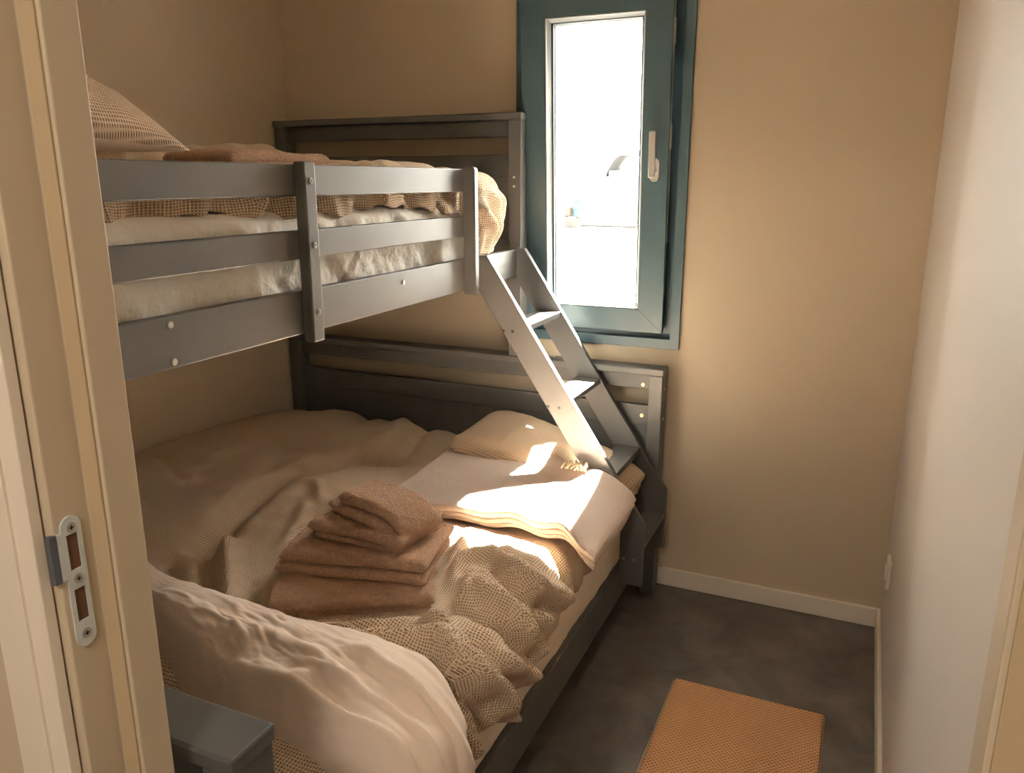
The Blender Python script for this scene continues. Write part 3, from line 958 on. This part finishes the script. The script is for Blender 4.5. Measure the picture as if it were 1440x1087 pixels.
# ------------------------------------------------------------------ towels
def towel(name, layers, loc, rz, W, D, seed, bend=None, mat=None):
    """folded towel: soft layers joined by the fold, in one mesh. layers = [(z0, h, dx, dy, dw, dd)]"""
    bm = bmesh.new(); uvl = bm.loops.layers.uv.new('UVMap')
    for k, (z0, h, dx, dy, dw, dd) in enumerate(layers):
        X, Y, Z = slab_arrays(W + dw, D + dd, h, h * 0.52, 110, 84, 0.55)
        c = 0.008 * vnoise(X * 8, Y * 8, seed) * (1 if k else 0.7)
        edge = 0.008 * vnoise(X * 14, Y * 3 + k * 3, seed + 9 + k)
        fz = 0.002 * vnoise(X * 130, Y * 130, seed + 2) + 0.003 * vnoise(X * 240, Y * 240, seed + 4)
        body = Z / (h / 2)
        Xo = X + dx + 0.006 * vnoise(Y * 12, X * 2 + k, seed + 5 + k)
        Yo = Y + dy + edge
        zt = z0 + h / 2 + Z * (1 + 0.15 * vnoise(X * 9, Y * 9, seed + 3)) + c + fz * body
        zb = z0 + h / 2 - Z + c
        if bend is not None:
            Xo, Yo, zt, zb = bend(Xo, Yo, zt, zb)
        slab_into(bm, uvl, Xo, Yo, zt, zb)
    o = finish(name, bm, mat or M['terry'])
    o.location = loc; o.rotation_euler = (0, 0, rz)
    return o


GT = 'folded towels stacked on the lower bed'
ZB = 0.507
RZ = math.radians(31)


def towel_spot(px, z):      # front-left corner pixel -> world
    return on(px, 'z', z)


def place(px, z, W, D, rz):
    P = towel_spot(px, z)
    c, s = math.cos(rz), math.sin(rz)
    return (P[0] + c * W / 2 - s * D / 2, P[1] + s * W / 2 + c * D / 2)


def mk_towel(px, z0, W, D, rz, layers, seed, bend=None):
    x, y = place(px, z0, W, D, rz)
    return towel('folded_towel', layers, (x, y, z0), rz, W, D, seed, bend)


t1 = mk_towel((375, 876), ZB, 0.37, 0.24, math.radians(30), [(0, 0.016, 0.004, 0.006, -0.02, -0.01), (0.0155, 0.032, 0, 0, 0, 0)], 1)
tag(t1, 'brown terry towel, bottom one of the stack of four on the lower bed', 'towel', GT)
t2 = mk_towel((389, 808), ZB + 0.046, 0.365, 0.235, math.radians(13), [(0, 0.029, -0.004, 0, 0, 0), (0.0285, 0.032, 0.004, 0.005, -0.006, 0)], 5)
tag(t2, 'brown terry towel, second from the bottom of the stack on the lower bed', 'towel', GT)
t3 = mk_towel((434, 757), ZB + 0.106, 0.26, 0.20, math.radians(1), [(0, 0.016, 0.006, 0.004, -0.02, 0), (0.0155, 0.029, 0, 0, 0, 0)], 9)
tag(t3, 'brown terry towel, third from the bottom of the stack on the lower bed', 'towel', GT)


def drape(X, Y, zt, zb):
    d = np.clip(X - 0.015, 0, None)
    dz = -4.2 * d ** 2 + 5.0 * np.clip(d - 0.09, 0, None) ** 2
    lift = 0.010 * smooth01(-0.10, -0.16, X)
    return X - 0.20 * d, Y + 0.10 * d, zt + dz + lift, zb + dz + lift


t4 = mk_towel((466, 722), ZB + 0.150, 0.25, 0.14, math.radians(-16), [(0, 0.027, -0.014, 0.002, 0.01, 0), (0.0265, 0.032, 0.006, 0.010, -0.01, -0.01)], 13, drape)
tag(t4, 'brown terry towel on top of the stack, its right end drooping over', 'towel', GT)
t5 = towel('folded_towel', [(0, 0.03, 0, 0, 0, 0), (0.025, 0.03, 0.01, 0.01, -0.02, -0.02)], (0.74, -1.06, 1.462), math.radians(86), 0.36, 0.24, 17)
tag(t5, 'brown terry towel lying flat on the duvet of the upper bunk', 'towel')
bm = bmesh.new(); add_box(bm, -0.012, 0.012, -0.006, 0.006, -0.0008, 0.0008)
o = finish('care_label', bm, M['label'], t5)
o.matrix_parent_inverse = Matrix.Identity(4); o.location = (-0.13, 0.11, 0.066); o.rotation_euler = (0.2, 0.2, 0.3)
bm = bmesh.new(); add_tube(bm, [(0, 0, 0), (-0.008, 0.002, 0.002), (-0.016, 0.0, 0.004), (-0.024, 0.004, 0.003)], 0.0015, 6)
o = finish('hanging_loop', bm, M['label'], t2)
o.matrix_parent_inverse = Matrix.Identity(4); o.location = (-0.176, -0.02, 0.034)


# ------------------------------------------------------------------ throw blanket
def throw():
    bm = bmesh.new(); uvl = bm.loops.layers.uv.new('UVMap')
    W, D = 0.735, 0.53
    cx, cy = 1.280, -0.585
    n = 3
    for k in range(n):
        h = 0.014 if k < n - 1 else 0.028
        X, Y, Z = slab_arrays(W - 0.010 * (n - 1 - k), D - 0.012 * (n - 1 - k), h, h * 0.75, 130, 110, 0.35)
        Xw = X + cx; Yw = Y + cy
        Yw = Yw + 0.010 * np.sin(Xw * 9 + k * 0.5) * smooth01(0.1, -D / 2, Y) * 0.8 + 0.004 * vnoise(Xw * 20, Yw * 2, k)
        # soft undulation, more toward the right front edge
        und = 0.018 * vnoise(Xw * 5, Yw * 5, 3) + 0.006 * vnoise(Xw * 13, Yw * 13, 6) + 0.0016 * vnoise(Xw * 240, Yw * 240, 7) * (k == n - 1) + 0.009 * np.sin(Xw * 38 + k * 0.3) * smooth01(1.15, 1.42, Xw) * smooth01(-0.62, -0.86, Yw)
        base = ZTOP + 0.004 + k * 0.0125 + h / 2 + und
        # rests on the pillow side at the back, falls over the mattress edge on the right
        base = base + 0.020 * smooth01(-0.45, -0.32, Yw)
        kk = 1 - 0.24 * smooth01(1.18, 1.44, Xw)
        Yw = -0.86 + (Yw + 0.86) * kk
        d = np.clip(Xw - 1.47, 0, None)
        base = base - 1.9 * d ** 2 - 0.05 * d
        Xw = Xw - 0.30 * d - 0.05 * (1 - smooth01(-0.85, -0.35, Yw)) * smooth01(1.2, 0.9, Xw) * 0
        Xw = Xw + 0.07 * (Yw + 0.32) * -1.0 * smooth01(1.3, 0.95, Xw)
        slab_into(bm, uvl, Xw, Yw, base + Z, base - Z, X, Y)
    return finish('throw_blanket', bm, M['throw'])


thr = throw()
tag(thr, 'folded pale pinkish wool throw lying in the sun on the lower bed', 'blanket')
rnd = random.Random(4)
P0 = on((812, 650), 'z', 0.600)
for k in range(9):
    bx_ = P0[0] - 0.030 + k * 0.008; by_ = P0[1] + rnd.uniform(-0.006, 0.006)
    bm = bmesh.new()
    add_tube(bm, [(bx_, by_, 0.588), (bx_ + rnd.uniform(-.006, .006), by_ - 0.008, 0.600 + rnd.uniform(0, .008)), (bx_ + rnd.uniform(-.01, .012), by_ - 0.022, 0.597), (bx_ + rnd.uniform(-.012, .016), by_ - 0.034, 0.588)], 0.0032, 6)
    finish('tassel', bm, M['cream'], thr, True)

# ------------------------------------------------------------------ door mat on the floor
mx0, mx1, my1, my0 = 1.768, 2.184, -0.573, -1.20
X, Y, Z = slab_arrays(mx1 - mx0, my1 - my0, 0.012, 0.006, 70, 90, 0.2)
bm = bmesh.new(); uvl = bm.loops.layers.uv.new('UVMap')
ca = math.sqrt(0.5)
slab_into(bm, uvl, X, Y, Z + 0.0075, -Z + 0.0075, (X + Y) * ca, (Y - X) * ca)
matt = finish('door_mat', bm, M['mat'])
matt.location = ((mx0 + mx1) / 2, (my0 + my1) / 2, 0)
tag(matt, 'orange-brown woven coir mat on the dark floor', 'mat')
o = box('backing', (mx0 - mx1) / 2 - 0.006, (mx1 - mx0) / 2 + 0.003, (my0 - my1) / 2, (my1 - my0) / 2, 0.0003, 0.003, M['mat_edge'], matt, 0.001)
o.matrix_parent_inverse = Matrix.Identity(4)

# ------------------------------------------------------------------ wall socket, hex key
sk = box('wall_socket', XR - 0.010, XR, -0.255, -0.173, 0.262, 0.345, M['plastic'], None, 0.004)
tag(sk, 'cream plastic wall socket low on the right wall near the corner', 'socket')
bm = bmesh.new(); add_cyl(bm, (XR - 0.0125, -0.214, 0.3035), 'x', 0.026, 0.006, 24)
finish('socket_insert', bm, M['plastic'], sk)
bm = bmesh.new()
Pk = on((781, 501), 'z', 0.838)
add_tube(bm, [(Pk[0] - 0.075, Pk[1], 0.8375), (Pk[0] - 0.008, Pk[1] + 0.002, 0.8375), (Pk[0], Pk[1] + 0.003, 0.8382), (Pk[0] + 0.002, Pk[1] - 0.014, 0.8378)], 0.0022, 6)
hk = finish('hex_key', bm, M['steel'], None, True)
tag(hk, 'small bent steel hex key lying on the lower headboard cap', 'hex key')

# ------------------------------------------------------------------ unseen hall lamp, added as fill light
lamp = empty('hall_fill_lamp', (1.9, -3.4, ZC))
tag(lamp, 'added fill lamp on the hall ceiling, out of view', 'lamp')
bm = bmesh.new(); add_cyl(bm, (1.9, -3.4, ZC - 0.012), 'z', 0.19, 0.024, 32); finish('fill_lamp_base', bm, M['alu'], lamp)
em = bpy.data.materials.new('fill_lamp_diffuser'); em.use_nodes = True
em.node_tree.nodes['Principled BSDF'].inputs['Emission Color'].default_value = (1.0, 0.90, 0.78, 1)
em.node_tree.nodes['Principled BSDF'].inputs['Emission Strength'].default_value = HALL_FILL
bm = bmesh.new(); bmesh.ops.create_uvsphere(bm, u_segments=32, v_segments=12, radius=0.18, matrix=Matrix.Translation((1.9, -3.4, ZC - 0.024)) @ Matrix.Diagonal((1, 1, 0.35, 1)))
finish('fill_lamp_shade', bm, em, lamp, True)

# ------------------------------------------------------------------ outside: harbour
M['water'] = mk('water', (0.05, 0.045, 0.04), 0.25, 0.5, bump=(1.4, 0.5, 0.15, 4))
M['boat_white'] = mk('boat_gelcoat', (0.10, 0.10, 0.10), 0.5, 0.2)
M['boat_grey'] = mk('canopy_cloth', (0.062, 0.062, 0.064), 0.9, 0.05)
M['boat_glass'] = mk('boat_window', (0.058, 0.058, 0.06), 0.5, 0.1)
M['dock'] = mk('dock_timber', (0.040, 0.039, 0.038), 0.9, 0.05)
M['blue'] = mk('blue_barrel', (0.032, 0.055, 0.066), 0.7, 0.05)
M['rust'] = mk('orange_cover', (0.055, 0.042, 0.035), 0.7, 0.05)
YW = 28.0
ZW = on((812, 318.5), 'y', YW - 0.7)[2]
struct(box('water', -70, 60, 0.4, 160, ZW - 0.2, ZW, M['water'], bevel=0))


def W(px, y=YW): return on(px, 'y', y)


# pontoon
a = W((812, 314)); b_ = W((960, 322))
pon = empty('pontoon', (a[0], YW, ZW))
tag(pon, 'low grey floating pontoon on the water outside the window', 'pontoon')
zt = a[2]
for k in range(16):
    x = a[0] + k * 0.32
    box('plank', x, x + 0.30, YW - 0.7, YW + 0.9, zt - 0.06, zt, M['dock'], pon, 0)
box('float', a[0], a[0] + 5.1, YW - 0.6, YW + 0.8, ZW - 0.1, zt - 0.06, M['dock'], pon, 0)
# motor boat
yb = YW + 3.2
hl = W((806, 252), yb); hr = hl[0] + 8.0
boat = empty('motor_boat', (hl[0] + 4, yb, ZW))
tag(boat, 'pale motor boat with a curved grey canopy moored outside the window', 'boat')
bm = bmesh.new()
secs = []
for k in range(13):
    f = k / 12
    x = hl[0] + 8.0 * f
    half = 1.3 * min(1, (f * 4 + 0.35)) * (1 if f < 0.6 else math.cos((f - 0.6) / 0.4 * math.pi / 2) * 0.97 + 0.03)
    zt_ = hl[2] + 0.25 * f * f
    ring_ = [(x, yb - half, zt_), (x, yb - half * 0.92, (zt_ + ZW) / 2), (x, yb - half * 0.6, ZW - 0.2), (x, yb + half * 0.6, ZW - 0.2), (x, yb + half * 0.92, (zt_ + ZW) / 2), (x, yb + half, zt_)]
    secs.append([bm.verts.new(p) for p in ring_])
for s0, s1 in zip(secs, secs[1:]):
    for i in range(6):
        bm.faces.new((s0[i], s0[(i + 1) % 6], s1[(i + 1) % 6], s1[i]))
bm.faces.new(secs[0]); bm.faces.new(secs[-1][::-1])
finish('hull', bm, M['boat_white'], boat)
cl = W((842, 248), yb); ct = W((872, 212), yb)
bm = bmesh.new()      # canopy: swept arch, open side
pts = []
for q in np.linspace(0, 1, 12):
    px = 842 + 34 * q; py = 248 - 36 * math.sin(q * math.pi / 2) ** 0.8
    pts.append(W((px, py), yb))
x_end = pts[-1][0] + 3.0
prof_o = [(p[0], p[2]) for p in pts] + [(x_end, pts[-1][2] - 0.05)]
prof_i = [(p[0] + 0.62 - 0.25 * i / 11, p[2] - 0.02 - 0.20 * i / 11) for i, p in enumerate(pts)] + [(x_end, pts[-1][2] - 0.30)]
add_prism(bm, prof_o + prof_i[::-1], 'y', yb - 1.0, yb + 1.0)
finish('canopy', bm, M['boat_grey'], boat)
box('cabin', cl[0] + 0.7, cl[0] + 5.5, yb - 0.9, yb + 0.9, hl[2], hl[2] + 0.35, M['boat_white'], boat, 0.05)
for k in range(3):
    box('window', cl[0] + 1.0 + k * 1.1, cl[0] + 1.8 + k * 1.1, yb - 0.93, yb - 0.89, hl[2] + 0.08, hl[2] + 0.28, M['boat_glass'], boat, 0)
# second boat behind, to the left
yq = YW + 9
q0 = W((778, 262), yq)
b2 = empty('sailing_boat', (q0[0], yq, ZW))
tag(b2, 'distant moored boat with upright cabin posts at the left of the window', 'boat')
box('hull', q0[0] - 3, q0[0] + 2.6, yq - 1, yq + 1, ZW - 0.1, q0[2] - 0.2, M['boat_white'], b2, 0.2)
for px in (786, 791, 796):
    p = W((px, 255), yq); box('cabin_post', p[0] - 0.06, p[0] + 0.10, yq - 0.9, yq - 0.7, q0[2] - 0.3, W((px, 230), yq)[2], M['boat_grey'], b2, 0)
p = W((778, 230), yq); box('cabin_roof', p[0] - 1.5, p[0] + 0.7, yq - 1, yq + 1, p[2], p[2] + 0.12, M['boat_grey'], b2, 0.03)
# jetty goods: barrel and covered crate on a raft
r0 = W((781, 305), YW - 1); r1 = W((815, 308), YW - 1)
raft = box('raft', r0[0] - 1.2, r1[0], YW - 1.8, YW - 0.75, ZW - 0.05, r0[2] + 0.03, M['dock'], None, 0.03)
tag(raft, 'small dark work raft floating left of the pontoon', 'raft')
bm = bmesh.new(); p = W((811, 300), YW - 1.2); zr = r0[2] + 0.03
add_cyl(bm, (p[0], YW - 1.2, zr + 0.45), 'z', 0.16, 0.9, 16, 0.12)
for z in (0.3, 0.6): add_cyl(bm, (p[0], YW - 1.2, zr + z), 'z', 0.165, 0.04, 16)
bl_ = finish('barrel', bm, M['blue']); tag(bl_, 'tall blue barrel standing on the dark raft', 'barrel')
p = W((798, 297), YW - 1.2)
cr = box('crate', p[0] - 0.25, p[0] + 0.18, YW - 1.5, YW - 1.0, zr, zr + 0.42, M['rust'], None, 0.06)
tag(cr, 'low orange-brown covered crate on the raft beside the barrel', 'crate')
